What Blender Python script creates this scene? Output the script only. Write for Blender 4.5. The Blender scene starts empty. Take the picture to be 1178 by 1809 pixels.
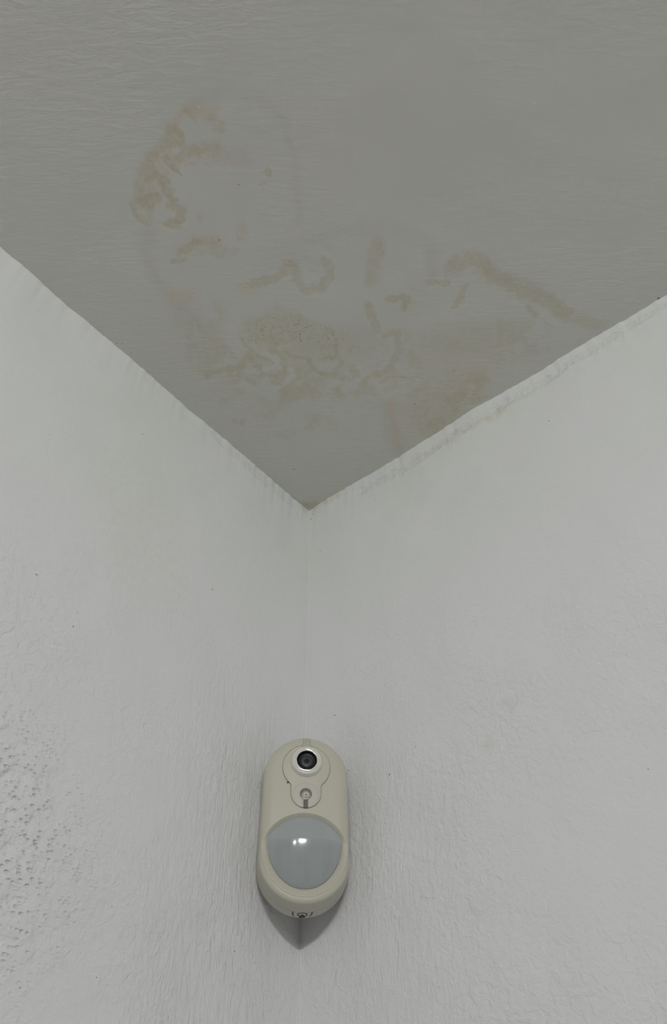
import bpy, bmesh, math
import numpy as np
from mathutils import Matrix, Vector

# ------------------------------------------------------------------ frame of the place
# The room corner is the vertical line x=0, y=0.  wall_left is the plane y=0 (x<0),
# wall_right is the plane x=0 (y<0), the ceiling is z=H, metres throughout.
H = 2.5
ROWS = np.array([[0.6321016, -0.7748301, -0.0092693],
                 [-0.5549465, -0.4610059, 0.6924652],
                 [-0.5408160, -0.4325644, -0.7213918]])      # camera axes right, up, back
CAM = np.array([-0.4654157, -0.4096196, H - 0.6471274])
FPX = 1350.0

scn = bpy.context.scene
col = scn.collection

# ------------------------------------------------------------------ camera
cam_d = bpy.data.cameras.new('camera')
cam_d.sensor_fit = 'VERTICAL'
cam_d.sensor_height = 36.0
cam_d.lens = FPX / 1809.0 * 36.0
cam_d.clip_start = 0.01
cam = bpy.data.objects.new('camera', cam_d)
m = Matrix([[ROWS[c][r] for c in range(3)] + [CAM[r]] for r in range(3)] + [[0, 0, 0, 1]])
cam.matrix_world = m
col.objects.link(cam)
scn.camera = cam

# ------------------------------------------------------------------ world: the bright rest of the room
world = bpy.data.worlds.new('room_daylight')
scn.world = world
world.use_nodes = True
wn = world.node_tree.nodes
wl = world.node_tree.links
bg = wn['Background']
tc = wn.new('ShaderNodeTexCoord')
sp = wn.new('ShaderNodeSeparateXYZ')
rp = wn.new('ShaderNodeValToRGB')
mr = wn.new('ShaderNodeMapRange')
mr.inputs[1].default_value = -1.0
mr.inputs[2].default_value = 1.0
wl.new(tc.outputs['Generated'], sp.inputs[0])
wl.new(sp.outputs[2], mr.inputs[0])
wl.new(mr.outputs[0], rp.inputs[0])
wl.new(rp.outputs[0], bg.inputs['Color'])
rp.color_ramp.elements[0].position = 0.25
rp.color_ramp.elements[0].color = (0.345, 0.338, 0.325, 1)
rp.color_ramp.elements[1].position = 0.62
rp.color_ramp.elements[1].color = (0.36, 0.36, 0.355, 1)
bg.inputs['Strength'].default_value = 0.72

# ------------------------------------------------------------------ lamps: ceiling tubes behind the photographer
def tube_light(name, loc, rotz, sx, sy, power, tilt=62):
    d = bpy.data.lights.new(name, 'AREA')
    d.shape = 'RECTANGLE'
    d.size = sx
    d.size_y = sy
    d.energy = power
    d.color = (1.0, 0.99, 0.972)
    o = bpy.data.objects.new(name, d)
    o.location = loc
    o.rotation_euler = (math.radians(tilt), 0, rotz)
    col.objects.link(o)
    return o
tube_light('ceiling_tube_lamp', (-1.42, -1.40, H - 0.09), math.radians(-45), 0.22, 0.035, 17)
tube_light('ceiling_tube_lamp', (-1.95, -1.35, H - 0.09), math.radians(-55), 0.12, 0.035, 4)

scn.view_settings.view_transform = 'Standard'
scn.view_settings.look = 'None'
scn.view_settings.gamma = 1.0
scn.view_settings.use_curve_mapping = False
scn.view_settings.exposure = -0.69

# ------------------------------------------------------------------ helpers
def ray(px, py):
    d = ROWS.T @ np.array([(px - 589.0) / FPX, -(py - 904.5) / FPX, -1.0])
    return d
def on_ceiling(px, py):
    d = ray(px, py); t = (H - CAM[2]) / d[2]; p = CAM + t * d
    return np.array([p[0], p[1]])
def on_left(px, py):
    d = ray(px, py); t = -CAM[1] / d[1]; p = CAM + t * d
    return np.array([p[0], p[2]])
def on_right(px, py):
    d = ray(px, py); t = -CAM[0] / d[0]; p = CAM + t * d
    return np.array([p[1], p[2]])

def vnoise(x, y, seed=0):
    xi = np.floor(x).astype(np.int64); yi = np.floor(y).astype(np.int64)
    fx = x - xi; fy = y - yi
    fx = fx * fx * (3 - 2 * fx); fy = fy * fy * (3 - 2 * fy)
    def h(a, b):
        n = (a * 374761393 + b * 668265263 + seed * 974711) & 0x7fffffff
        n = ((n ^ (n >> 13)) * 1274126177) & 0x7fffffff
        n = (n ^ (n >> 16)) & 0xffff
        return n / 65535.0
    return (h(xi, yi) * (1 - fx) + h(xi + 1, yi) * fx) * (1 - fy) + (h(xi, yi + 1) * (1 - fx) + h(xi + 1, yi + 1) * fx) * fy
def fbm(x, y, seed=0, octv=4):
    s = np.zeros_like(x); a = 0.5; t = 0
    for k in range(octv):
        s += a * vnoise(x * 2 ** k, y * 2 ** k, seed + 17 * k); t += a; a *= 0.55
    return s / t
def smooth(e0, e1, x):
    t = np.clip((x - e0) / (e1 - e0), 0, 1)
    return t * t * (3 - 2 * t)
def seg_dist(px, py, pts):
    d = np.full(px.shape, 1e9)
    for (ax, ay), (bx, by) in zip(pts[:-1], pts[1:]):
        vx, vy = bx - ax, by - ay
        L = vx * vx + vy * vy + 1e-18
        t = np.clip(((px - ax) * vx + (py - ay) * vy) / L, 0, 1)
        d = np.minimum(d, np.hypot(px - ax - t * vx, py - ay - t * vy))
    return d

def mesh_obj(name, verts, faces, mat, parent=None, smooth_shade=True):
    me = bpy.data.meshes.new(name)
    me.from_pydata([tuple(v) for v in verts], [], faces)
    if smooth_shade:
        me.polygons.foreach_set('use_smooth', [True] * len(me.polygons))
    me.update()
    me.materials.append(mat)
    o = bpy.data.objects.new(name, me)
    col.objects.link(o)
    if parent:
        o.parent = parent
    return o
def bm_obj(name, bm, mat, parent=None, smooth_shade=True, angle=None):
    bmesh.ops.recalc_face_normals(bm, faces=bm.faces)
    me = bpy.data.meshes.new(name)
    bm.to_mesh(me); bm.free()
    if smooth_shade:
        me.polygons.foreach_set('use_smooth', [True] * len(me.polygons))
        if angle:
            me.set_sharp_from_angle(angle=math.radians(angle))
    me.materials.append(mat)
    o = bpy.data.objects.new(name, me)
    col.objects.link(o)
    if parent:
        o.parent = parent
    return o

# ------------------------------------------------------------------ materials
class NT:
    def __init__(s, name):
        s.m = bpy.data.materials.new(name); s.m.use_nodes = True
        s.n = s.m.node_tree.nodes; s.l = s.m.node_tree.links
        s.b = s.n['Principled BSDF']
    def put(s, sock, v):
        if isinstance(v, bpy.types.NodeSocket):
            s.l.new(v, sock)
        else:
            sock.default_value = v
    def math(s, op, a, b=0.0, c=None, clamp=False):
        n = s.n.new('ShaderNodeMath'); n.operation = op; n.use_clamp = clamp
        s.put(n.inputs[0], a); s.put(n.inputs[1], b)
        if c is not None: s.put(n.inputs[2], c)
        return n.outputs[0]
    def vmath(s, op, a, b=(0, 0, 0)):
        n = s.n.new('ShaderNodeVectorMath'); n.operation = op
        s.put(n.inputs[0], a); s.put(n.inputs[1], b)
        return n.outputs[1] if op in ('DISTANCE', 'LENGTH') else n.outputs[0]
    def noise(s, vec, scale, detail=3.0, rough=0.5, dist=0.0):
        n = s.n.new('ShaderNodeTexNoise')
        s.put(n.inputs['Vector'], vec); n.inputs['Scale'].default_value = scale
        n.inputs['Detail'].default_value = detail; n.inputs['Roughness'].default_value = rough
        n.inputs['Distortion'].default_value = dist
        return n.outputs['Fac']
    def voro(s, vec, scale, feature='F1', rnd=1.0):
        n = s.n.new('ShaderNodeTexVoronoi'); n.feature = feature
        s.put(n.inputs['Vector'], vec); n.inputs['Scale'].default_value = scale
        n.inputs['Randomness'].default_value = rnd
        return n.outputs['Distance']
    def ramp(s, v, a, b, o0=0.0, o1=1.0):
        n = s.n.new('ShaderNodeMapRange'); n.interpolation_type = 'SMOOTHSTEP'
        s.put(n.inputs[0], v)
        for i, x in zip((1, 2, 3, 4), (a, b, o0, o1)): n.inputs[i].default_value = x
        return n.outputs[0]
    def mix(s, f, a, b):
        n = s.n.new('ShaderNodeMix'); n.data_type = 'RGBA'
        s.put(n.inputs[0], f); s.put(n.inputs[6], a); s.put(n.inputs[7], b)
        return n.outputs[2]
    def coord(s):
        n = s.n.new('ShaderNodeNewGeometry')
        return n.outputs['Position']
    def xyz(s, v):
        n = s.n.new('ShaderNodeSeparateXYZ'); s.l.new(v, n.inputs[0]); return n.outputs
    def comb(s, a, b, c):
        n = s.n.new('ShaderNodeCombineXYZ')
        for i, v in enumerate((a, b, c)): s.put(n.inputs[i], v)
        return n.outputs[0]
    def attr(s, name):
        n = s.n.new('ShaderNodeAttribute'); n.attribute_name = name
        q = s.n.new('ShaderNodeSeparateColor'); s.l.new(n.outputs['Color'], q.inputs[0])
        return q.outputs
    def bump(s, h, dist, strength=1.0, prev=None):
        n = s.n.new('ShaderNodeBump'); n.inputs['Distance'].default_value = dist
        n.inputs['Strength'].default_value = strength
        s.l.new(h, n.inputs['Height'])
        if prev is not None: s.l.new(prev, n.inputs['Normal'])
        return n.outputs[0]
    def set(s, **k):
        for a, v in k.items():
            s.put(s.b.inputs[a.replace('_', ' ')], v)

def specks(t, pos, pts):
    """union of small irregular dots at given world points -> mask"""
    w = t.vmath('ADD', pos, t.vmath('SCALE', t.n.new('ShaderNodeTexNoise').outputs['Color'], (0, 0, 0)))
    nn = t.n.new('ShaderNodeTexNoise'); nn.inputs['Scale'].default_value = 900
    t.l.new(pos, nn.inputs['Vector'])
    sc = t.n.new('ShaderNodeVectorMath'); sc.operation = 'MULTIPLY_ADD'
    t.l.new(nn.outputs['Color'], sc.inputs[0]); sc.inputs[1].default_value = (0.0012,) * 3
    sc.inputs[2].default_value = (-0.0006,) * 3
    w = t.vmath('ADD', pos, sc.outputs[0])
    out = None
    for p, r in pts:
        d = t.vmath('DISTANCE', w, tuple(p))
        k = t.ramp(d, r * 0.6, r * 1.15, 1.0, 0.0)
        out = k if out is None else t.math('MAXIMUM', out, k)
    return out

def wall_material(name, side):
    t = NT(name)
    pos = t.coord(); X = t.xyz(pos)
    along = X[0] if side == 'left' else X[1]          # negative away from the corner
    dist = t.math('MULTIPLY', along, -1.0)
    z = X[2]
    at = t.attr('marks')
    # relief of the painted plaster
    patch = t.ramp(t.noise(pos, 9.0, 2), 0.40, 0.62)
    mid = t.noise(pos, 150.0, 3, 0.6, 0.8)
    fine = t.noise(pos, 420.0, 2, 0.5)
    v = t.comb(t.math('MULTIPLY', dist, 1.0), 0.0, t.math('MULTIPLY', z, 0.24))
    streak = t.noise(v, 260.0, 4, 0.65, 1.2)
    near = t.math('MULTIPLY', t.ramp(dist, 0.02, 0.05), t.ramp(dist, 0.10, 0.19, 1.0, 0.0))
    low = t.ramp(z, H - 0.40, H - 0.20, 1.0, 0.25)
    near = t.math('MULTIPLY', near, low)
    h = t.math('MULTIPLY', mid, t.math('MULTIPLY', t.math('MULTIPLY_ADD', patch, 0.6, 0.4), t.ramp(z, H - 0.36, H - 0.12, 1.25, 0.45)))
    h = t.math('MULTIPLY_ADD', fine, 0.14, h)
    h = t.math('MULTIPLY_ADD', t.math('MULTIPLY', streak, near), 1.15 if side == 'left' else 0.9, h)
    h = t.math('MULTIPLY_ADD', at[2], t.math('MULTIPLY', t.noise(pos, 170.0, 4, 0.6, 1.0), 1.6), h)   # scraped patch by the seam
    if side == 'left':
        pd = t.math('ADD', t.ramp(t.voro(t.vmath('MULTIPLY', pos, (0.75, 1.0, 1.25)), 300.0), 0.08, 0.45), t.math('MULTIPLY', t.noise(pos, 160, 2), 0.4))
        a = t.vmath('DISTANCE', pos, (-0.285, 0.0, H - 0.470))
        pm = t.math('MULTIPLY', t.ramp(a, 0.04, 0.12, 1.0, 0.0), t.ramp(t.noise(pos, 60, 3), 0.30, 0.58))
        h = t.math('MULTIPLY_ADD', pd, t.math('MULTIPLY', pm, 1.0), h)
    nb = t.bump(h, 0.0016, 0.75)
    big = t.noise(pos, 14.0, 2)
    nb = t.bump(big, 0.006, 0.5, nb)
    # paint colour: white with a faint uneven tint; greenish light near the ceiling painted in
    tint = t.noise(pos, 5.0, 3)
    c = t.mix(t.ramp(tint, 0.35, 0.65), (0.786, 0.790, 0.806, 1), (0.782, 0.794, 0.796, 1))
    green_light = t.math('MULTIPLY', t.ramp(z, H - 0.30, H - 0.05), t.ramp(t.noise(pos, 11.0, 3, 0.6), 0.30, 0.62, 0.35, 1.0))
    c = t.mix(green_light, c, (0.745, 0.775, 0.748, 1))
    c = t.mix(t.math('MULTIPLY', at[0], t.ramp(t.noise(pos, 160, 3), 0.25, 0.7)), c, (0.62, 0.58, 0.43, 1))
    c = t.mix(t.math('MULTIPLY', at[1], 0.9), c, (0.57, 0.57, 0.50, 1))
    if side == 'left':
        lst = [((116, 556), .6), ((218, 610), .8), ((228, 625), .5), ((241, 641), 1.3), ((87, 768), .6), ((157, 832), .6),
               ((65, 1015), .8), ((375, 1041), .8), ((137, 1082), .5), ((129, 1107), .8), ((20, 1421), .7), ((39, 1419), .7),
               ((44, 1459), .8), ((90, 1493), .8), ((413, 1681), .8), ((171, 1727), .4), ((252, 767), .7), ((196, 1602), .9), ((35, 1745), .4), ((122, 1468), .7)]
        pts = [((q[0], 0.0, q[1]), r * 0.001) for q, r in [(on_left(*p), r) for p, r in lst]]
    else:
        lst = [((612, 1367), 1.0), ((614, 1361), .8), ((549, 917), 1.0), ((552, 908), .9), ((566, 974), .9), ((970, 744), .8), ((663, 883), .6), ((1057, 966), .8), ((838, 1118), .8),
               ((591, 1264), .9), ((749, 1077), .6), ((734, 1320), .6), ((803, 1372), .8), ((1004, 1528), 1.1), ((844, 1639), 1.1), ((1033, 1383), .8), ((1146, 1359), .7),
               ((688, 1368), .8), ((988, 1668), .7), ((877, 1475), .5)]
        pts = [((0.0, q[0], q[1]), r * 0.001) for q, r in [(on_right(*p), r) for p, r in lst]]
    c = t.mix(t.math('MULTIPLY', specks(t, pos, pts), 0.75), c, (0.10, 0.09, 0.08, 1))
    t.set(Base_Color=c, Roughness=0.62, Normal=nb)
    t.b.inputs['Specular IOR Level'].default_value = 0.25
    return t.m

def ceiling_material():
    t = NT('stained_ceiling_paint')
    pos = t.coord(); X = t.xyz(pos)
    at = t.attr('marks')
    sm = t.noise(pos, 60.0, 3, 0.5, 0.5)
    v = t.vmath('MULTIPLY', t.comb(t.math('ADD', t.math('MULTIPLY', X[0], 0.78), t.math('MULTIPLY', X[1], 0.63)),
                t.math('ADD', t.math('MULTIPLY', X[0], 0.63), t.math('MULTIPLY', X[1], -0.78)), 0.0), (1.0, 0.22, 1.0))
    br = t.noise(v, 210.0, 3, 0.6, 0.6)
    edge = t.math('MAXIMUM', t.ramp(X[0], -0.16, -0.02), t.ramp(X[1], -0.13, -0.02))
    edge2 = t.math('MAXIMUM', edge, t.ramp(X[0], -0.36, -0.46))
    pat = t.ramp(t.noise(pos, 7.0, 2), 0.42, 0.62)
    k = t.math('MULTIPLY_ADD', t.math('MAXIMUM', edge2, t.math('MULTIPLY', pat, 0.22)), 0.60, 0.03)
    h = t.math('MULTIPLY_ADD', br, k, t.math('MULTIPLY', sm, 0.12))
    h = t.math('MULTIPLY_ADD', t.noise(pos, 330, 3, 0.6), t.math('MULTIPLY', at[0], 0.35), h)
    nb = t.bump(h, 0.0030, 0.85)
    base = t.mix(t.ramp(t.noise(pos, 4.5, 3), 0.35, 0.65), (0.712, 0.722, 0.668, 1), (0.720, 0.711, 0.676, 1))
    fleck = t.ramp(t.voro(pos, 60.0), 0.035, 0.055, 1.0, 0.0)
    fleck = t.math('MULTIPLY', fleck, t.ramp(t.noise(pos, 17, 2), 0.52, 0.60))
    n1 = t.noise(pos, 190.0, 4, 0.65, 0.6)
    brk = t.ramp(n1, 0.28, 0.62, 0.45, 1.0)
    s_y = t.math('MULTIPLY', at[0], brk)
    c = t.mix(t.math('MULTIPLY', at[2], 0.8), base, (0.635, 0.625, 0.575, 1))
    c = t.mix(t.math('MULTIPLY', at[1], brk), c, (0.72, 0.60, 0.49, 1))
    c = t.mix(s_y, c, (0.60, 0.525, 0.37, 1))
    # rusty pin-holes inside the crusty stain
    al = t.n.new('ShaderNodeAttribute'); al.attribute_name = 'marks'
    pin = t.math('MULTIPLY', t.ramp(t.voro(pos, 360.0), 0.14, 0.30, 1.0, 0.0), t.ramp(t.noise(pos, 120, 2), 0.46, 0.58))
    cr = t.n.new('ShaderNodeAttribute'); cr.attribute_name = 'crust'
    c = t.mix(t.math('MULTIPLY', t.math('MULTIPLY', pin, cr.outputs['Fac']), 0.75), c, (0.26, 0.17, 0.10, 1))
    c = t.mix(t.math('MULTIPLY', fleck, 0.6), c, (0.95, 0.95, 0.93, 1))
    lst = [((519, 829), .9), ((1163, 527), 1.4), ((206, 606), .6), ((216, 606), .6), ((232, 624), .6), ((345, 716), .5), ((341, 509), .6), ((421, 326), .8), ((802, 655), .8),
           ((677, 537), .5), ((576, 882), .8), ((387, 424), .8), ((733, 713), .8), ((797, 684), .5)]
    pts = [((q[0], q[1], H), r * 0.001) for q, r in [(on_ceiling(*p), r) for p, r in lst]]
    c = t.mix(t.math('MULTIPLY', specks(t, pos, pts), 0.7), c, (0.10, 0.09, 0.07, 1))
    t.set(Base_Color=c, Roughness=0.55, Normal=nb)
    t.b.inputs['Specular IOR Level'].default_value = 0.3
    return t.m

def plain(name, colr, rough=0.5, metal=0.0, spec=0.5, grain=0.0, coat=0.0):
    t = NT(name)
    pos = t.coord()
    n = t.noise(pos, 400.0, 2)
    c2 = tuple(x * 0.96 for x in colr[:3]) + (1,)
    t.set(Base_Color=t.mix(n, tuple(colr[:3]) + (1,), c2), Roughness=rough, Metallic=metal)
    t.b.inputs['Specular IOR Level'].default_value = spec
    t.b.inputs['Coat Weight'].default_value = coat
    if grain:
        t.set(Normal=t.bump(n, grain, 0.4))
    return t.m

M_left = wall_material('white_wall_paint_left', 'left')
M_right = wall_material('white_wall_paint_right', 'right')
M_ceil = ceiling_material()
M_floor = plain('grey_floor_tile', (0.42, 0.40, 0.37), 0.5)
M_shell = plain('aged_ivory_plastic', (0.575, 0.568, 0.475), 0.42, 0, 0.4, 0.00008)
M_case = plain('ivory_plastic_case', (0.60, 0.585, 0.50), 0.5, 0, 0.4)
M_panel = plain('ivory_plastic_panel', (0.62, 0.60, 0.51), 0.40, 0, 0.4)
M_bezel = plain('pale_ivory_bezel', (0.72, 0.71, 0.64), 0.30, 0, 0.5)
M_chrome = plain('polished_lens_ring', (0.90, 0.90, 0.88), 0.22, 0.55)
M_black = plain('black_lens_barrel', (0.006, 0.006, 0.007), 0.4, 0, 0.25)
M_glass = plain('coated_lens_glass', (0.050, 0.058, 0.068), 0.38, 0, 0.3)
M_iris = plain('lens_iris', (0.004, 0.006, 0.011), 0.4, 0, 0.2)
M_window = plain('frosted_sensor_window', (0.585, 0.58, 0.52), 0.28, 0, 0.5)
M_recess = plain('shadowy_grey_recess_plastic', (0.15, 0.145, 0.12), 0.5)
M_collar = plain('led_collar_plastic', (0.40, 0.385, 0.34), 0.3)
M_tongue = plain('greenish_ivory_plastic', (0.50, 0.50, 0.415), 0.45)
M_led = plain('clear_led_cap', (0.72, 0.68, 0.62), 0.12, 0, 0.8, 0, 0.5)
M_leddot = plain('led_die', (0.16, 0.11, 0.09), 0.4)
M_slot = plain('grey_slot_plastic', (0.13, 0.125, 0.11), 0.5)
M_print = plain('dark_grey_print', (0.045, 0.045, 0.04), 0.6)
M_dark_line = plain('dark_grey_line', (0.20, 0.19, 0.16), 0.8)  # dark grey for the thin lower line of the latch

# motion sensor lens: milky blue grey polythene
t = NT('milky_grey_fresnel_lens')
pos = t.coord()
t.set(Base_Color=t.mix(t.noise(pos, 60.0, 2), (0.385, 0.420, 0.435, 1), (0.355, 0.385, 0.395, 1)), Roughness=0.10)
t.b.inputs['Specular IOR Level'].default_value = 0.45
t.b.inputs['Subsurface Weight'].default_value = 0.12
t.b.inputs['Subsurface Radius'].default_value = (0.004, 0.004, 0.004)
t.b.inputs['Subsurface Scale'].default_value = 1.0
zone = t.ramp(t.xyz(pos)[2], H - 0.3915 - 0.0270, H - 0.3915 - 0.0175)      # base colour turns paler towards the top of the dome
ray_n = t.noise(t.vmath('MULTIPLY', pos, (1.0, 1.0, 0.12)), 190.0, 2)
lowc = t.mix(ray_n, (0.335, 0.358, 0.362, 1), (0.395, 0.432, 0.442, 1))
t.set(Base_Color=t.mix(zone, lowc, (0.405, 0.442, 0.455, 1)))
M_dome = t.m

# ------------------------------------------------------------------ stain drawing (points on the ceiling taken from the photograph)
Y, P, G, K, B = 0, 1, 2, 3, 4  # B: broken ochre blotches; ochre, pinkish, damp grey edge, crusty area
STROKES = [
 (P, .55, 15, [(300,225),(318,204),(345,190),(380,193)]), (Y, .45, 15, [(304,232),(292,252),(276,270),(264,292)]),
 (Y, .35, 18, [(372,212),(388,230)]), (Y, .45, 14, [(318,284),(345,268),(376,263)]), (Y, .25, 26, [(388,278),(430,282)]),
 (P, .35, 14, [(330,290),(360,262),(392,255)]), (Y, .62, 13, [(294,283),(310,298)]), (Y, .8, 5, [(306,298),(317,311)]),
 (Y, .66, 15, [(284,318),(292,334),(301,345)]), (P, .38, 34, [(278,285),(268,315),(262,345)]), (Y, .30, 18, [(256,300),(248,340),(244,356)]),
 (Y, .5, 8, [(234,355),(240,372),(252,388),(262,400)]), (Y, .6, 13, [(302,362),(322,374),(318,392),(298,402)]), (Y, .25, 10, [(268,362),(262,400)]),
 (Y, .5, 10, [(468,306),(472,310)]), (Y, .4, 5, [(458,328),(462,328)]), (G, .6, 4, [(418,326),(425,329)]),
 (P, .45, 18, [(345,424),(385,424)]), (Y, .5, 16, [(322,445),(336,434),(352,430)]), (Y, .55, 8, [(308,462),(322,464)]), (Y, .3, 18, [(424,392),(430,418)]), (Y, .25, 12, [(360,450),(375,448)]),
 (G, .42, 17, [(345,178),(400,160),(460,178),(503,215),(520,270),(527,330),(530,390)]), (G, .50, 22, [(264,410),(259,445),(272,490),(300,530),(335,548)]),
 (P, .5, 22, [(306,522),(335,526)]), (P, .5, 17, [(426,508),(442,512)]), (Y, .38, 15, [(446,502),(480,497),(497,484),(506,466)]), (G, .30, 40, [(470,455),(500,445),(560,470)]),
 (Y, .42, 12, [(514,465),(524,495),(540,512),(566,508),(584,488),(576,462)]), (G, .35, 20, [(520,430),(600,410),(640,402)]), (G, .35, 24, [(640,405),(700,402),(755,425),(770,440)]),
 (Y, .36, 22, [(662,432),(658,498)]), (G, .5, 22, [(760,436),(762,478)]), (Y, .42, 11, [(752,502),(788,496)]), (Y, .40, 26, [(800,470),(832,455),(860,474)]),
 (Y, .42, 18, [(858,474),(900,507),(945,522),(988,546),(1002,556)]), (G, .5, 26, [(858,470),(900,500),(945,516),(988,538)]), (Y, .22, 12, [(1005,568),(1058,568)]), (G, .35, 22, [(1000,560),(1060,575)]),
 (Y, .55, 9, [(820,506),(816,526),(803,541)]), (Y, .55, 11, [(690,528),(718,530),(712,548)]), (Y, .40, 13, [(648,540),(656,560),(663,582)]), (Y, .55, 8, [(933,539),(948,556)]), (G, .5, 6, [(964,566),(972,576)]),
 (Y, .40, 8, [(674,594),(706,590),(704,618),(690,645),(662,664),(636,680)]), (P, .4, 8, [(636,682),(660,668),(690,652)]), (Y, .35, 8, [(672,674),(695,664),(724,672)]), (P, .4, 6, [(672,676),(700,665),(726,674)]),
 (P, .5, 14, [(695,712),(693,750),(705,790)]), (G, .5, 24, [(690,720),(690,760),(705,795)]), (P, .35, 60, [(745,720),(800,700),(830,680)]), (P, .30, 50, [(720,760),(790,735)]), (P, .22, 60, [(770,640),(850,640)]),
 (P, .5, 10, [(834,694),(848,686)]), (Y, .18, 50, [(770,600),(850,600)]), (Y, .3, 16, [(882,582),(900,590),(925,602)]), (Y, .25, 8, [(900,600),(922,604)]), (Y, .22, 10, [(945,626),(965,620)]),
 (Y, .28, 34, [(376,585),(374,625)]), (Y, .55, 10, [(446,622),(436,640),(415,652),(385,660),(370,664)]), (Y, .4, 7, [(398,612),(412,622),(418,634)]), (Y, .3, 10, [(345,560),(352,585)]),
 (Y, .5, 8, [(452,588),(475,600),(500,606),(524,598)]), (Y, .55, 8, [(498,622),(520,634),(545,632),(552,650),(575,662),(596,660)]), (Y, .5, 6, [(455,648),(464,660),(476,663)]),
 (Y, .5, 5, [(596,660),(603,645),(592,632),(570,636)]), (Y, .55, 10, [(486,600),(480,622),(500,634)]), (Y, .40, 9, [(500,690),(516,680),(530,690)]), (Y, .28, 8, [(472,732),(492,718),(506,700)]),
 (Y, .35, 7, [(508,704),(514,716)]), (Y, .25, 12, [(545,672),(575,668)]), (Y, .3, 10, [(416,688),(428,690)]), (Y, .4, 8, [(388,708),(402,710)]), (Y, .4, 8, [(418,747),(432,748)]), (Y, .25, 10, [(545,742),(580,736)]), (Y, .2, 12, [(500,770),(512,772)]),
 (Y, .2, 10, [(592,700),(606,702)]), (G, .25, 110, [(330,620),(420,690),(520,720)]), (G, .2, 90, [(640,600),(760,640),(880,600)]), (Y, .5, 10, [(528,894),(560,892)]),
 (Y, .50, 5, [(429,596),(447,618),(465,632),(476,639)]), (Y, .5, 5, [(452,643),(461,659),(483,666),(501,659),(492,641),(510,627),(533,636)]),
 (Y, .42, 8, [(546,632),(551,656),(512,677),(501,704)]), (Y, .5, 6, [(569,663),(591,663),(602,641),(582,632),(560,636)]), (Y, .5, 5, [(483,596),(492,605),(519,600),(510,590)]),
 (Y, .4, 8, [(366,659),(402,659),(429,641),(443,618)]), (Y, .35, 6, [(389,641),(402,614)]), (Y, .3, 50, [(470,590),(540,600)]), (Y, .18, 60, [(560,610),(630,610)]),
 (Y, .35, 16, [(244,352),(250,320),(262,285),(285,250)]), (Y, .25, 12, [(330,270),(345,262),(385,258)]), (P, .25, 30, [(270,330),(300,280)]),
 (B, .70, 44, [(262,350),(275,305),(300,260),(330,215)]), (B, .45, 40, [(300,290),(350,270),(400,275)]), (B, .45, 40, [(300,400),(330,385)]), (B, .35, 40, [(330,450),(400,430)]),
 (B, .30, 60, [(360,560),(370,640)]), (B, .45, 70, [(440,660),(540,680),(620,670)]), (B, .30, 60, [(480,720),(560,740)]), (B, .35, 70, [(840,600),(920,600)]), (B, .35, 60, [(700,620),(720,680)]),
 (B, .45, 50, [(760,740),(850,680)]), (B, .30, 50, [(640,640),(660,690)]), (B, .35, 30, [(860,480),(960,530)]), (G, .45, 50, [(400,690),(340,620),(330,560)]),
 (G, .3, 60, [(700,540),(740,520)]), (G, .22, 60, [(560,640),(600,690),(650,720)]),
 (K, 1., 55, [(455,585),(500,575),(545,590),(590,605)]), (K, .6, 40, [(600,610),(640,620)]), (K, .35, 50, [(740,730),(790,700),(800,665)]), (K, .4, 22, [(350,425),(385,424)]), (K, .3, 12, [(236,360),(246,385)]),
]
RIGHT_STROKES = [(Y, .25, 8, [(724,812),(760,796),(800,778)]), (Y, .4, 10, [(805,768),(830,756),(866,742),(890,722)]), (Y, .3, 9, [(810,765),(835,758)]), (Y, .25, 6, [(900,715),(945,690),(985,665)]),
 (G, .28, 12, [(893,1240),(900,1246)]), (G, .2, 16, [(866,1312),(870,1325)]), (G, .16, 14, [(838,1610),(845,1622)]), (Y, .4, 10, [(560,896),(600,876)]), (K, 1., 14, [(640,868),(740,810),(860,735),(960,672),(1060,612),(1170,540)])]
LEFT_STROKES = [(K, .9, 14, [(380,770),(440,825),(520,890)]), (G, .12, 20, [(352,1622),(360,1630)]), (G, .15, 5, [(64,546),(72,548)]), (Y, .3, 8, [(530,896),(540,906)]), (Y, .12, 120, [(240,860),(260,980)])]

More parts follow.
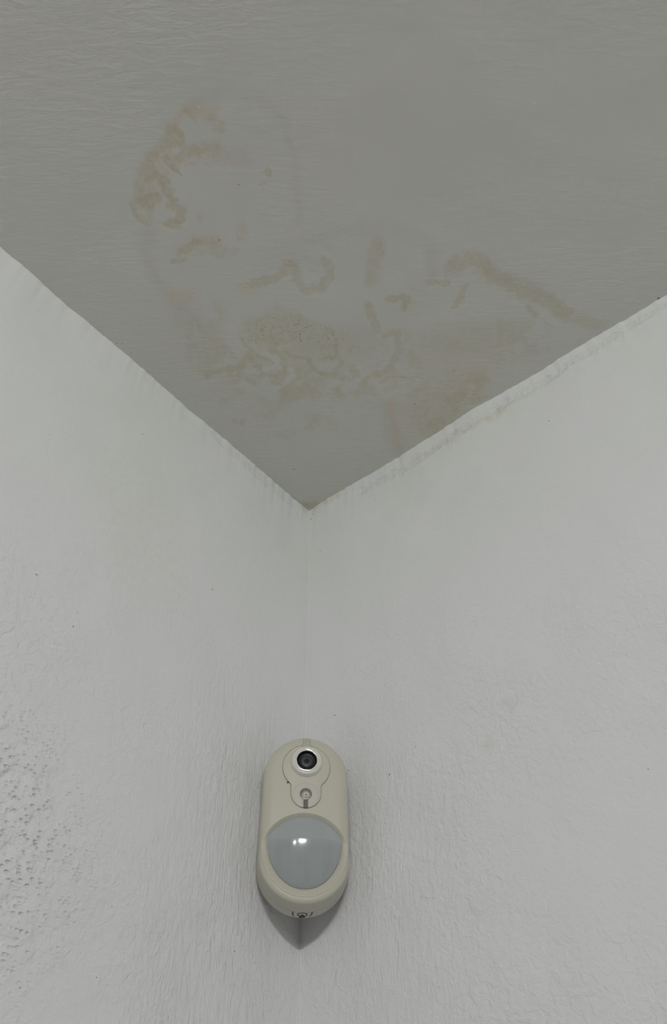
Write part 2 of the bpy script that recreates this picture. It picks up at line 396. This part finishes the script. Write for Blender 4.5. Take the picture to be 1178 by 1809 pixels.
def paint(a, b, strokes, conv, seed):
    """a, b: coordinates on the surface (m); returns rgb + crust masks"""
    wa = a + (fbm(a * 60, b * 60, seed, 4) - .5) * 0.011 + (fbm(a * 260, b * 260, seed + 5, 3) - .5) * 0.005
    wb = b + (fbm(a * 60, b * 60, seed + 9, 4) - .5) * 0.011 + (fbm(a * 260, b * 260, seed + 7, 3) - .5) * 0.005
    out = [np.zeros_like(a) for _ in range(4)]
    blot = fbm(a * 120, b * 120, seed + 21, 4)
    for kind, s, w, pts in strokes:
        q = [conv(*p) for p in pts]
        mx, my = pts[len(pts) // 2]
        sc = np.linalg.norm(conv(mx + 5, my) - conv(mx - 5, my)) / 10 * 0.5 + np.linalg.norm(conv(mx, my + 5) - conv(mx, my - 5)) / 10 * 0.5
        hw = w * sc * 0.62
        q = [tuple(p) for p in q]
        lo = np.min(q, 0) - hw * 3 - .02; hi = np.max(q, 0) + hw * 3 + .02
        sel = (a > lo[0]) & (a < hi[0]) & (b > lo[1]) & (b < hi[1])
        if not sel.any(): continue
        if kind == B:
            d = seg_dist(wa[sel], wb[sel], q)
            f = fbm(a[sel] * 75 + 5, b[sel] * 75, seed + 61, 5)
            mval = s * smooth(hw * 1.3, hw * 0.4, d) * smooth(0.44, 0.60, f)
            out[Y][sel] = np.maximum(out[Y][sel], mval)
            continue
        if kind in (K,):
            d = seg_dist(wa[sel], wb[sel], q)
            mval = s * smooth(hw * 1.15, hw * 0.35, d)
        else:
            d = seg_dist(wa[sel], wb[sel], q)
            soft = smooth(hw * 1.4, hw * 0.4, d) if kind == Y else smooth(hw * 1.6, hw * 0.1, d)
            rim = 1.0 + (0.20 * np.exp(-((d - hw * 0.85) / (hw * 0.3)) ** 2) if kind == Y else 0)
            mval = s * soft * rim * ((0.55 + 1.15 * blot[sel]) if kind == Y else (0.85 + 0.5 * blot[sel]))
        out[kind][sel] = np.maximum(out[kind][sel], mval)
    return out

def grid_panel(name, us, vs, place, mat, strokes, conv, seed, flip, back):
    U, V = np.meshgrid(us, vs, indexing='ij')
    co = place(U, V)
    nu, nv = U.shape
    verts = co.reshape(-1, 3)
    n0 = len(verts)
    idx = np.arange(n0).reshape(nu, nv)
    q = np.stack([idx[:-1, :-1], idx[1:, :-1], idx[1:, 1:], idx[:-1, 1:]], -1).reshape(-1, 4)
    if flip: q = q[:, ::-1]
    rim = list(idx[:, 0]) + list(idx[-1, 1:]) + list(idx[-2::-1, -1]) + list(idx[0, -2:0:-1])
    bv = verts[rim] + np.array(back)
    allv = np.vstack([verts, bv])
    faces = q.tolist()
    k = len(rim)
    for i in range(k):
        j = (i + 1) % k
        f = [rim[i], n0 + i, n0 + j, rim[j]]
        faces.append(f[::-1] if flip else f)
    f = list(range(n0, n0 + k))
    faces.append(f if not flip else f[::-1])
    me = bpy.data.meshes.new(name)
    me.from_pydata(allv.tolist(), [], faces)
    me.update()
    sm = np.ones(len(me.polygons), bool); sm[len(q):] = False
    me.polygons.foreach_set('use_smooth', sm)
    o4 = paint(U.ravel(), V.ravel(), strokes, conv, seed)
    rgba = np.zeros((len(allv), 4), np.float32); rgba[:, 3] = 1
    if name == 'ceiling':
        # crusty lichen-like veins inside the crust areas
        a, b = U.ravel(), V.ravel()
        v1 = np.abs(fbm(a * 85, b * 85, 77, 3) - .5)
        vein = smooth(0.05, 0.0, v1)
        o4[0] = np.maximum(o4[0], o4[3] * (0.22 + 0.45 * vein + 0.30 * fbm(a * 300, b * 300, 5, 3)))
        rgba[:n0, 0] = o4[0]; rgba[:n0, 1] = o4[1]; rgba[:n0, 2] = o4[2]
    else:
        rgba[:n0, 0] = o4[0]; rgba[:n0, 1] = o4[2]; rgba[:n0, 2] = o4[3]
    at = me.color_attributes.new('marks', 'FLOAT_COLOR', 'POINT')
    at.data.foreach_set('color', rgba.ravel())
    cr = me.attributes.new('crust', 'FLOAT', 'POINT')
    cv = np.zeros(len(allv), np.float32); cv[:n0] = o4[3]
    cr.data.foreach_set('value', cv)
    me.materials.append(mat)
    ob = bpy.data.objects.new(name, me)
    ob['kind'] = 'structure'
    col.objects.link(ob)
    return ob

# ------------------------------------------------------------------ room shell
RF = 0.0016                                   # plaster rounds the vertical corner with this radius
D0 = RF * (1 - 1 / math.sqrt(2))
def corner_round(d):
    e = np.clip(RF - d, 0, RF)
    return RF - np.sqrt(np.maximum(RF * RF - e * e, 0))

def traced(conv, pts, axis):
    q = sorted([(-conv(px, py)[axis], dv * 0.001) for px, py, dv in pts])
    return np.array([a for a, b in q]), np.array([b for a, b in q])
# how far the hand-made seam strays from straight (mm into the room), read along the seam
SEAM_L = traced(on_ceiling, [(0,437,0),(60,490,.5),(110,535,-.6),(170,585,-.2),(205,612,.4),(245,648,1.2),(290,690,-.4),(330,722,-.9),(395,783,.6),(450,825,-.3),(500,868,.6),(545,903,0)], 0)
SEAM_R = traced(on_ceiling, [(545,903,0),(580,880,1.6),(640,845,.3),(700,806,-1.0),(760,768,.8),(830,727,2.2),(880,697,1.3),(940,662,-.4),(1000,627,.6),(1050,598,.6),(1110,558,-.8),(1178,520,0)], 1)

def wall_offset(d, z, seam, seed):
    top = np.interp(d, seam[0], seam[1], right=0.0)
    top = top + (fbm(d * 170, d * 0 + 3.3, seed, 3) - .5) * 0.0022 + (fbm(d * 40, d * 0 + 9.1, seed + 3, 2) - .5) * 0.0012
    fade = smooth(0.06, 0.0, H - z)
    low = (fbm(d * 9, z * 9, seed + 1, 3) - .5) * 0.005 * smooth(0.0, 0.05, H - z)
    lowv = (fbm(z * 14, z * 0 + 1.7, seed + 2, 2) - .5) * 0.003 * smooth(0.08, 0.0, d)
    return top * fade * smooth(D0, 0.012, d) + (low + lowv) * smooth(D0, .04, d) + corner_round(d)

fine_d = D0 + np.concatenate([np.linspace(0, 0.012, 41)[:-1], np.arange(0.012, 0.56, 0.0022), np.linspace(0.565, 3.0, 40)])
zs = np.concatenate([np.linspace(0, H - 0.64, 30)[:-1], np.linspace(H - 0.64, H - 0.02, 249)[:-1], np.linspace(H - 0.02, H + 0.008, 29)])

grid_panel('wall_left', -fine_d, zs, lambda U, V: np.stack([U, -wall_offset(-U, V, SEAM_L, 11), V], -1),
           M_left, LEFT_STROKES, on_left, 31, False, (0, 0.12, 0))
grid_panel('wall_right', -fine_d, zs, lambda U, V: np.stack([-wall_offset(-U, V, SEAM_R, 47), U, V], -1),
           M_right, RIGHT_STROKES, on_right, 57, True, (0.12, 0, 0))
cs = np.concatenate([np.arange(-0.006, 0.57, 0.00125), np.linspace(0.575, 3.0, 40)])
def ceil_place(U, V):
    w = (fbm(U * 8 + 40, V * 8 + 40, 3, 3) - .5) * 0.003 * smooth(0.0, 0.08, -U) * smooth(0.0, 0.08, -V)
    return np.stack([U, V, H + w], -1)
grid_panel('ceiling', -cs, -cs, ceil_place, M_ceil, STROKES, on_ceiling, 3, False, (0, 0, 0.15))
bm = bmesh.new()
bmesh.ops.create_cube(bm, size=1.0, matrix=Matrix.Translation((-1.5, -1.5, -0.05)) @ Matrix.Diagonal((3.2, 3.2, 0.1, 1)))
fl = bm_obj('floor', bm, M_floor, None, False)
fl['kind'] = 'structure'

# ------------------------------------------------------------------ the detector in the corner
# local frame: x to the right along the face, y = out of the corner (towards the room), z up; millimetres scaled to metres
det = bpy.data.objects.new('motion_detector', None)
u0 = -0.0015
det.location = (u0 / math.sqrt(2), -u0 / math.sqrt(2), H - 0.3915)
det.rotation_euler = (0, 0, math.radians(-45))
# local +x -> (1,-1)/sqrt2 ; local +y -> (1,1)/sqrt2 which points into the corner, so room side is -y
det['label'] = 'ivory plastic motion detector with camera lens and grey dome mounted in the wall corner'
det['category'] = 'motion detector'
det.empty_display_size = 0.05
col.objects.link(det)
MM = 0.001
def L(x, n, z):                                  # x across, n distance out of the corner, z up (mm)
    return (x * MM, -n * MM, z * MM)

HS = 30.0                                        # half length of the straight flank
RB, RFR = 34.2, 32.8                             # radius at back, at front
NB, NS, NF = 36.5, 46.6, 62.0                    # back plane, cover seam, front plane
HT = 31.8                                        # the upper half circle sits a little higher
def perim(ds):
    """stadium outline: list of (spine z, dir x, dir z) counter-clockwise"""
    out = []
    na = int(math.pi * RFR / ds)
    ns = int(2 * HS / ds)
    for i in range(na): a = math.pi * i / na; out.append((HT, math.cos(a), math.sin(a)))
    for i in range(ns): out.append((HT - (HT + HS) * i / ns, -1.0, 0.0))
    for i in range(na): a = math.pi + math.pi * i / na; out.append((-HS, math.cos(a), math.sin(a)))
    for i in range(ns): out.append((-HS + (HT + HS) * i / ns, 1.0, 0.0))
    return np.array(out)

def keyhole(off=0.0):
    """outline of the camera panel (mm, x/z), offset outwards by off"""
    R, cz, hw, bz = 18.5 + off, 37.6, 11.5 + off, 16.2
    pts = []
    a0 = math.asin(min(1, (hw + 2.2) / R))
    for i in range(61):                                    # big circle from lower right over the top to lower left
        a = -math.pi / 2 + a0 + (2 * math.pi - 2 * a0) * i / 60
        pts.append((R * math.cos(a), cz + R * math.sin(a)))
    zl = pts[-1][1]
    for k in (0.25, 0.5, 0.75, 1.0):                       # neck
        pts.append((-(hw + 2.2 * (1 - k) ** 2), zl - 3.4 * k))
    for i in range(33):
        a = math.pi + math.pi * i / 32
        pts.append((hw * math.cos(a), bz + hw * math.sin(a)))
    for k in (1.0, 0.75, 0.5, 0.25):
        pts.append((hw + 2.2 * (1 - k) ** 2, zl - 3.4 * k))
    return pts
def sdf_poly(px, pz, pts):
    d = seg_dist(px, pz, pts + [pts[0]])
    ins = np.zeros(px.shape, bool)
    n = len(pts)
    for i in range(n):
        x1, z1 = pts[i]; x2, z2 = pts[(i + 1) % n]
        if z1 == z2: continue
        c = ((z1 > pz) != (z2 > pz)) & (px < (x2 - x1) * (pz - z1) / (z2 - z1) + x1)
        ins ^= c
    return np.where(ins, -d, d)
def pir_outline():
    pts = []
    Rt, ct = 31.2, -32.6
    a0 = math.atan2(-17.0 - ct, 27.0)
    for i in range(41):
        a = a0 + (math.pi - 2 * a0) * i / 40
        pts.append((Rt * math.cos(a), ct + Rt * math.sin(a)))
    half = [(-27.0, -17.0), (-27.2, -22.0), (-26.5, -27.5), (-24.9, -32.9), (-22.5, -38.0), (-19.2, -42.9), (-15.3, -47.0), (-10.7, -50.1), (-5.6, -52.1), (0, -52.7)]
    def cr(p0, p1, p2, p3, t):
        return tuple(0.5 * ((2 * p1[k]) + (-p0[k] + p2[k]) * t + (2 * p0[k] - 5 * p1[k] + 4 * p2[k] - p3[k]) * t * t + (-p0[k] + 3 * p1[k] - 3 * p2[k] + p3[k]) * t ** 3) for k in (0, 1))
    full = half + [(-x, z) for x, z in half[-2::-1]]
    for i in range(len(full) - 1):
        p0 = full[max(i - 1, 0)]; p3 = full[min(i + 2, len(full) - 1)]
        for t in (0.25, 0.5, 0.75, 1.0):
            pts.append(cr(p0, full[i], full[i + 1], p3, t))
    return pts[:-1]
PIR = pir_outline()
KEY = keyhole()

def cover_height(x, z, rho):
    """front surface n(x, z); rho = distance from the spine"""
    # edge fillet, tighter along the chin
    low = smooth(-25, -52, z)
    rw = 8.0 * (1 - low) + 3.6 * low
    ax = 5.5 * (1 - low) + 3.0 * low
    e = np.clip((rho - (RFR - rw)) / rw, 0, 1)
    n = NF - ax * (1 - np.sqrt(np.maximum(1 - e * e, 0)))
    # gentle crown
    n = n - 0.9 * (x / 33.0) ** 2
    # recess the grey lens sits in: abrupt under the brow, a broad bevel below
    d = sdf_poly(x, z, PIR)
    up = smooth(-20.5, -16.5, z)
    wd = 2.5 * up + (4.9 - 0.9 * smooth(-45, -22, z)) * (1 - up)
    dep = 2.8 * (1 - smooth(0.0, 1.0, np.clip(d, 0, 99) / wd) ** (1.0)) if False else 2.8 * np.clip(1 - np.clip(d, 0, 99) / wd, 0, 1) ** 1.15
    n = n - dep
    # raised lip just outside the bevel
    n = n + 0.55 * np.exp(-((d - wd - 0.4) / 0.75) ** 2) * (1 - up)
    # seat for the camera panel, with its narrow gap
    k = sdf_poly(x, z, KEY)
    n = n - 1.3 * smooth(0.34, 0.12, k)
    # finger channel from the panel to the top edge
    ch = smooth(2.95, 2.65, np.abs(x)) * (z > 50)
    n = n - 0.75 * ch * (k > -0.3)
    return n

def loft(rings, closed_center=None):
    """rings: list of (N,3) arrays"""
    N = len(rings[0]); verts = np.vstack(rings); faces = []
    for r in range(len(rings) - 1):
        a = np.arange(N) + r * N; b = a + N
        faces.append(np.stack([a, np.roll(a, -1), np.roll(b, -1), b], -1))
    return verts, np.vstack(faces).tolist()

pr = perim(0.36)
rings = []
def side_ring(rho, n, zadd=0.0):
    return np.stack([pr[:, 1] * rho * MM, np.full(len(pr), -n * MM), (pr[:, 0] + pr[:, 2] * rho) * MM], -1)
def rad(n):
    return RB + (RFR - RB) * (n - NB) / (NF - NB)
rings.append(side_ring(rad(NS) - 2.0, NS + 0.25))
rings.append(side_ring(rad(NS) - 0.25, NS + 0.25))
rings.append(side_ring(rad(NS) - 0.02, NS + 0.5))
for f in (0.15, 0.3, 0.5, 0.7, 0.85):
    rings.append(side_ring(rad(NS) * (1 - f) + RFR * f, NS + 0.5 + (NF - 5.6 - NS - 0.5) * f))
ths = [math.pi / 2 * i / 14 for i in range(1, 15)]
rhos = list(RFR - 8.0 * (1 - np.cos(np.array([0.0, .08, .16, .24, .32, .4])))) 
rr = [RFR, RFR - 0.03, RFR - 0.12, RFR - 0.3, RFR - 0.55, RFR - 0.85, RFR - 1.2, RFR - 1.6]
rr += list(np.arange(RFR - 1.95, 0.2, -0.36)) + [0.0]
for rho in rr:
    x = pr[:, 1] * rho; z = pr[:, 0] + pr[:, 2] * rho
    n = cover_height(x, z, np.full(len(pr), rho))
    rings.append(np.stack([x * MM, -n * MM, z * MM], -1))
v, f = loft(rings)
bm = bmesh.new()
bv = [bm.verts.new(p) for p in v]
for q in f:
    bm.faces.new([bv[i] for i in q])
bmesh.ops.remove_doubles(bm, verts=bm.verts, dist=0.00004)
cover = bm_obj('front_cover', bm, M_shell, det)

# back case with the seam step below the cover
pr_s = pr
pr = perim(1.0)
rings = [side_ring(0.5, NB), side_ring(RB - 1.2, NB), side_ring(RB - 0.3, NB + 0.2), side_ring(RB, NB + 1.0), side_ring(rad(NS) + 0.02, NS - 0.3),
         side_ring(rad(NS) - 0.25, NS - 0.02), side_ring(rad(NS) - 0.9, NS), side_ring(rad(NS) - 0.9, NS + 0.24), side_ring(0.5, NS + 0.24)]
v, f = loft(rings)
bm = bmesh.new()
bv = [bm.verts.new(p) for p in v]
for q in f: bm.faces.new([bv[i] for i in q])
N = len(pr)
bm_obj('back_case', bm, M_case, det, True, 40)
# wedge that fills the corner behind the case
bm = bmesh.new()
prof = [(-20, NB + 0.3), (20, NB + 0.3), (20, 23.5), (6, 9.8), (-3, 9.8), (-18, 24.5)]
lo = [bm.verts.new(L(x, n, -38)) for x, n in prof]; hi = [bm.verts.new(L(x, n, 46)) for x, n in prof]
bm.faces.new(lo); bm.faces.new(hi[::-1])
for i in range(len(prof)):
    j = (i + 1) % len(prof); bm.faces.new([lo[i], lo[j], hi[j], hi[i]])
bmesh.ops.bevel(bm, geom=list(bm.edges), offset=0.0012, segments=2, affect='EDGES')
bm_obj('corner_bracket', bm, M_case, det, True, 40)

# camera panel (keyhole plate) with tongue running to the top edge
def plate(outline, n_top, thick, bev, name, mat, parent, crown=True):
    bm = bmesh.new()
    cr = lambda x: 0.9 * (x / 33.0) ** 2 if crown else 0.0
    P_ = outline
    cx = sum(p[0] for p in P_) / len(P_); 
    def inset(k):
        out = []; n = len(P_)
        for i in range(n):
            x0, z0 = P_[i - 1]; x1, z1 = P_[(i + 1) % n]
            tx, tz = x1 - x0, z1 - z0; l = math.hypot(tx, tz)
            out.append((P_[i][0] - tz / l * k, P_[i][1] + tx / l * k))
        return out
    lv = [(0.0, -thick), (0.0, -bev), (bev * 0.3, -bev * 0.3), (bev, 0.0)]
    rows = []
    for k, dn in lv:
        rows.append([bm.verts.new(L(x, n_top + dn - cr(x), z)) for x, z in inset(k)])
    for a, b in zip(rows[:-1], rows[1:]):
        for i in range(len(a)):
            j = (i + 1) % len(a); bm.faces.new([a[i], a[j], b[j], b[i]])
    f1 = bm.faces.new(rows[-1]); f0 = bm.faces.new(rows[0][::-1])
    return bm
bm = plate(keyhole(-0.12), NF + 0.05, 1.4, 0.35, 'camera_panel', M_panel, det, crown=False)
panel = bm_obj('camera_panel', bm, M_panel, det, True, 35)
# tongue
bm = bmesh.new()
secs = []
for z in (53.5, 55.0, 56.0, 57.0, 58.0, 59.0, 60.0, 61.0, 62.2, 63.2, 64.2, 64.8, 65.2):
    rho = z - HT
    e = min(max((rho - (RFR - 8)) / 8, 0), 1)
    n = NF - 5.5 * (1 - math.sqrt(max(1 - e * e, 0))) + 0.25
    hw = 2.55 + max(0, (56.2 - z)) * 0.9
    secs.append([bm.verts.new(L(x, nn, z + (0.35 if x and abs(x) < hw else 0) * 0)) for x, nn in ((-hw, n - 1.2), (-hw, n - 0.15), (-hw + 0.4, n), (hw - 0.4, n), (hw, n - 0.15), (hw, n - 1.2))])
for a, b in zip(secs[:-1], secs[1:]):
    for i in range(6):
        j = (i + 1) % 6; bm.faces.new([a[i], a[j], b[j], b[i]])
bm.faces.new(secs[0]); bm.faces.new(secs[-1][::-1])
bm_obj('panel_tongue', bm, M_tongue, panel, True, 50)

# turned pieces: profile of (radius, n) swept about a horizontal axis through (cx, cz)
def turned(name, prof, cx, cz, mat, parent, seg=72, lobes=None, sq=1.0):
    bm = bmesh.new(); rows = []
    for r, n in prof:
        row = []
        for i in range(seg):
            a = 2 * math.pi * i / seg
            k = 1.0 + (lobes(a, r) if lobes else 0.0)
            row.append(bm.verts.new(L(cx + r * k * math.cos(a), n, cz + sq * r * k * math.sin(a))))
        rows.append(row)
    for a, b in zip(rows[:-1], rows[1:]):
        for i in range(seg):
            j = (i + 1) % seg; bm.faces.new([a[i], a[j], b[j], b[i]])
    bm.faces.new(rows[0]); bm.faces.new(rows[-1][::-1])
    bmesh.ops.remove_doubles(bm, verts=bm.verts, dist=1e-6)
    return bm_obj(name, bm, mat, parent, True, 50)
CZ = 41.9
bz = turned('camera_bezel', [(0.5, 61.2), (13.0, 61.2), (12.9, 62.3), (12.2, 62.9), (11.9, 64.2), (11.3, 64.9), (10.4, 65.2), (9.5, 65.0), (9.2, 64.4), (9.1, 62.12), (0.5, 62.12)], 0.1, CZ, M_bezel, det)
turned('lens_ring', [(9.7, 62.2), (9.75, 64.9), (9.5, 65.25), (9.1, 65.45), (8.6, 65.5), (8.2, 65.35), (7.9, 65.0), (7.8, 62.2)], 0.1, CZ, M_chrome, bz, 72,
       lambda a, r: (0.030 * math.sin(5 * a + 0.4) + 0.012 * math.sin(13 * a)) if 8.0 < r < 9.4 else 0)
turned('lens_barrel', [(0.4, 62.0), (7.9, 62.0), (8.0, 64.8), (7.85, 64.95), (7.6, 64.7), (7.1, 62.9), (6.2, 62.5), (5.0, 62.4), (0.4, 62.4)], 0.1, CZ, M_black, bz)
turned('lens', [(4.8, 62.4), (4.7, 62.55), (4.0, 62.7), (3.0, 62.8), (2.0, 62.84), (0.2, 62.86)], 0.1, CZ + 0.2, M_glass, bz)
turned('lens_iris', [(2.1, 62.8), (2.05, 62.9), (1.4, 62.94), (0.1, 62.95)], 0.1, CZ + 0.1, M_iris, bz, 40)

# status window under the lens
win = turned('status_window', [(0.5, 61.4), (9.9, 61.4), (9.9, 62.15), (9.6, 62.35), (9.0, 62.38), (5.2, 62.32), (0.5, 62.3)], 0.0, 14.9, M_window, det)
turned('led_recess', [(4.5, 62.1), (4.55, 62.42), (4.25, 62.52), (3.9, 62.45), (0.2, 62.44)], -0.1, 15.6, M_recess, win, 48)
turned('led_collar', [(3.5, 62.42), (3.45, 62.9), (3.2, 63.0), (2.2, 62.95), (0.1, 62.9)], -0.1, 14.2, M_collar, win, 48)
led = turned('status_led', [(2.3, 62.4), (2.25, 63.4), (1.9, 63.9), (1.2, 64.2), (0.1, 64.3)], -0.1, 14.2, M_led, win, 40)
turned('led_tip', [(0.75, 64.15), (0.6, 64.35), (0.1, 64.4)], -0.1, 14.0, M_leddot, led, 20)
bm = bmesh.new()
bmesh.ops.create_cube(bm, size=1.0, matrix=Matrix.Translation(L(-0.1, 62.45, 7.6)) @ Matrix.Diagonal((3.5 * MM, 0.9 * MM, 6.2 * MM, 1)))
bmesh.ops.bevel(bm, geom=list(bm.edges), offset=0.0002, segments=2, affect='EDGES')
bm_obj('window_slot', bm, M_slot, win, True, 40)

# motion sensor lens: hood shaped dome, highest along a crease at about a third of its height
p0 = (0.0, -21.5)
na, nr = 420, 110
def out_r(a):
    dx, dz = math.cos(a), math.sin(a); best = 0
    n = len(PIR)
    for i in range(n):
        x1, z1 = PIR[i]; x2, z2 = PIR[(i + 1) % n]
        ex, ez = x2 - x1, z2 - z1
        det_ = dx * (-ez) + ex * dz
        if abs(det_) < 1e-9: continue
        qx, qz = x1 - p0[0], z1 - p0[1]
        t_ = (qx * (-ez) + ex * qz) / det_
        s_ = (dx * qz - dz * qx) / det_
        if t_ > 0 and -1e-6 <= s_ <= 1 + 1e-6: best = max(best, t_)
    return best
verts = []; faces = []
AH, ZC = 8.2, -19.6
low_pts = sorted([(x, z) for x, z in PIR if z <= -21.9 and x >= -0.01])
lx = np.array([p[0] for p in low_pts]); lz = np.array([p[1] for p in low_pts])
def dome_h(x, z):
    ax = min(abs(x), 27.1)
    zt = -32.6 + math.sqrt(31.2 ** 2 - ax * ax)
    zb = float(np.interp(ax, lx, lz))
    lat = max(0.0, 1 - (ax / 27.3) ** 2.2)
    up = (zt - z) / max(zt - ZC, 0.8)
    s_ = (ZC - z) / max(ZC - zb, 0.8)
    lo = (1 - min(s_, 1.0) ** 1.25) ** 0.72 if s_ > 0 else 1.0 - 0.05 * s_
    up = max(up, 0.0) ** 0.85
    # the two lenses meet in a softly rounded crease
    k = 0.055
    hmix = min(max(0.5 + 0.5 * (lo - up) / k, 0), 1)
    g = lo * (1 - hmix) + up * hmix - k * hmix * (1 - hmix)
    hgt = AH * g * lat ** 0.8
    if s_ > 0.3:
        a = math.atan2(x, (ZC + 6 - z))
        hgt += 0.035 * math.cos(a * 26) * min(1, (s_ - 0.3) * 3) * max(0, 1 - s_) * 2
    return hgt
for i in range(na):
    a = 2 * math.pi * i / na
    R_ = out_r(a) - 0.05
    verts.append(L(p0[0] + R_ * math.cos(a), 57.6, p0[1] + R_ * math.sin(a)))
    for j in range(nr):
        r = (1 - j / (nr - 1.0))
        x, z = p0[0] + R_ * r * math.cos(a), p0[1] + R_ * r * math.sin(a)
        verts.append(L(x, 59.6 + (dome_h(x, z) if j else 0.0), z))
W_ = nr + 1
for i in range(na):
    k = (i + 1) % na
    for j in range(W_ - 1):
        faces.append((i * W_ + j, k * W_ + j, k * W_ + j + 1, i * W_ + j + 1))
bm = bmesh.new()
bv = [bm.verts.new(p) for p in verts]
for q in faces: bm.faces.new([bv[i] for i in q])
bm.faces.new([bv[i * W_] for i in range(na)][::-1])
bmesh.ops.remove_doubles(bm, verts=bm.verts, dist=1e-6)
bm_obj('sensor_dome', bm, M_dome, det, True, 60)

# printed lamp mark and latch outline under the chin
def under(x, n, lift=0.06):
    r = rad(n) + lift
    return L(x, n, -HS - math.sqrt(max(r * r - x * x, 0)))
def ribbon(name, pts, w, parent, closed=False, mat=M_print):
    bm = bmesh.new(); n = len(pts); rows = []
    for i in range(n):
        a = pts[i - 1] if (i > 0 or closed) else pts[i]
        b = pts[(i + 1) % n] if (i < n - 1 or closed) else pts[i]
        tx, ty = b[0] - a[0], b[1] - a[1]; l = math.hypot(tx, ty) or 1
        nx, ny = -ty / l * w / 2, tx / l * w / 2
        x, y = pts[i]
        rows.append([bm.verts.new(under(x + nx, y + ny)), bm.verts.new(under(x - nx, y - ny)), bm.verts.new(under(x - nx, y - ny, -0.2)), bm.verts.new(under(x + nx, y + ny, -0.2))])
    rg = range(n if closed else n - 1)
    for i in rg:
        a, b = rows[i], rows[(i + 1) % n]
        for k in range(4):
            bm.faces.new([a[k], a[(k + 1) % 4], b[(k + 1) % 4], b[k]])
    if not closed:
        bm.faces.new(rows[0]); bm.faces.new(rows[-1][::-1])
    return bm_obj(name, bm, mat, parent, False)
ribbon('latch_outline', [(-6.6, 46.2), (-6.6, 41.5), (-5.6, 39.4)], 1.0, det)
ribbon('latch_outline', [(7.0, 46.2), (6.7, 41.5), (5.6, 39.4)], 1.0, det)
ribbon('latch_outline', [(-5.4, 39.2), (-3, 38.2), (0, 37.9), (3, 38.2), (5.4, 39.2)], 0.35, det, False, M_dark_line)
ribbon('lamp_mark', [(0.2 + 3.3 * math.cos(a), 43.0 + 2.9 * math.sin(a)) for a in [2 * math.pi * i / 28 for i in range(28)]], 1.0, det, True)
bm = bmesh.new()
q = [(-1.9, 38.0), (2.3, 38.3), (2.4, 40.6), (1.0, 43.2), (-0.6, 43.2), (-2.0, 40.6)]
a = [bm.verts.new(under(x, n, 0.25)) for x, n in q]; b = [bm.verts.new(under(x, n, -0.2)) for x, n in q]
bm.faces.new(a); bm.faces.new(b[::-1])
for i in range(6):
    bm.faces.new([a[i], a[(i + 1) % 6], b[(i + 1) % 6], b[i]])
bm_obj('lamp_mark_base', bm, M_print, det, False)

# dark fly speck on the cover, left of the camera panel
bm = bmesh.new()
bmesh.ops.create_icosphere(bm, subdivisions=3, radius=1.0)
for v_ in bm.verts:
    k = 1 + 0.18 * math.sin(v_.co.x * 5 + v_.co.z * 3)
    v_.co = Vector((v_.co.x * 0.75 * k, v_.co.y * 0.25, v_.co.z * 0.95 * k)) * MM
sx, sz = -14.0, 24.4
for v_ in bm.verts:
    v_.co = Matrix.Rotation(math.radians(25), 3, 'Y') @ v_.co
    v_.co += Vector(L(sx, NF - 0.1, sz))
bm_obj('dirt_speck', bm, M_print, cover, True)['label'] = 'dark fly speck'
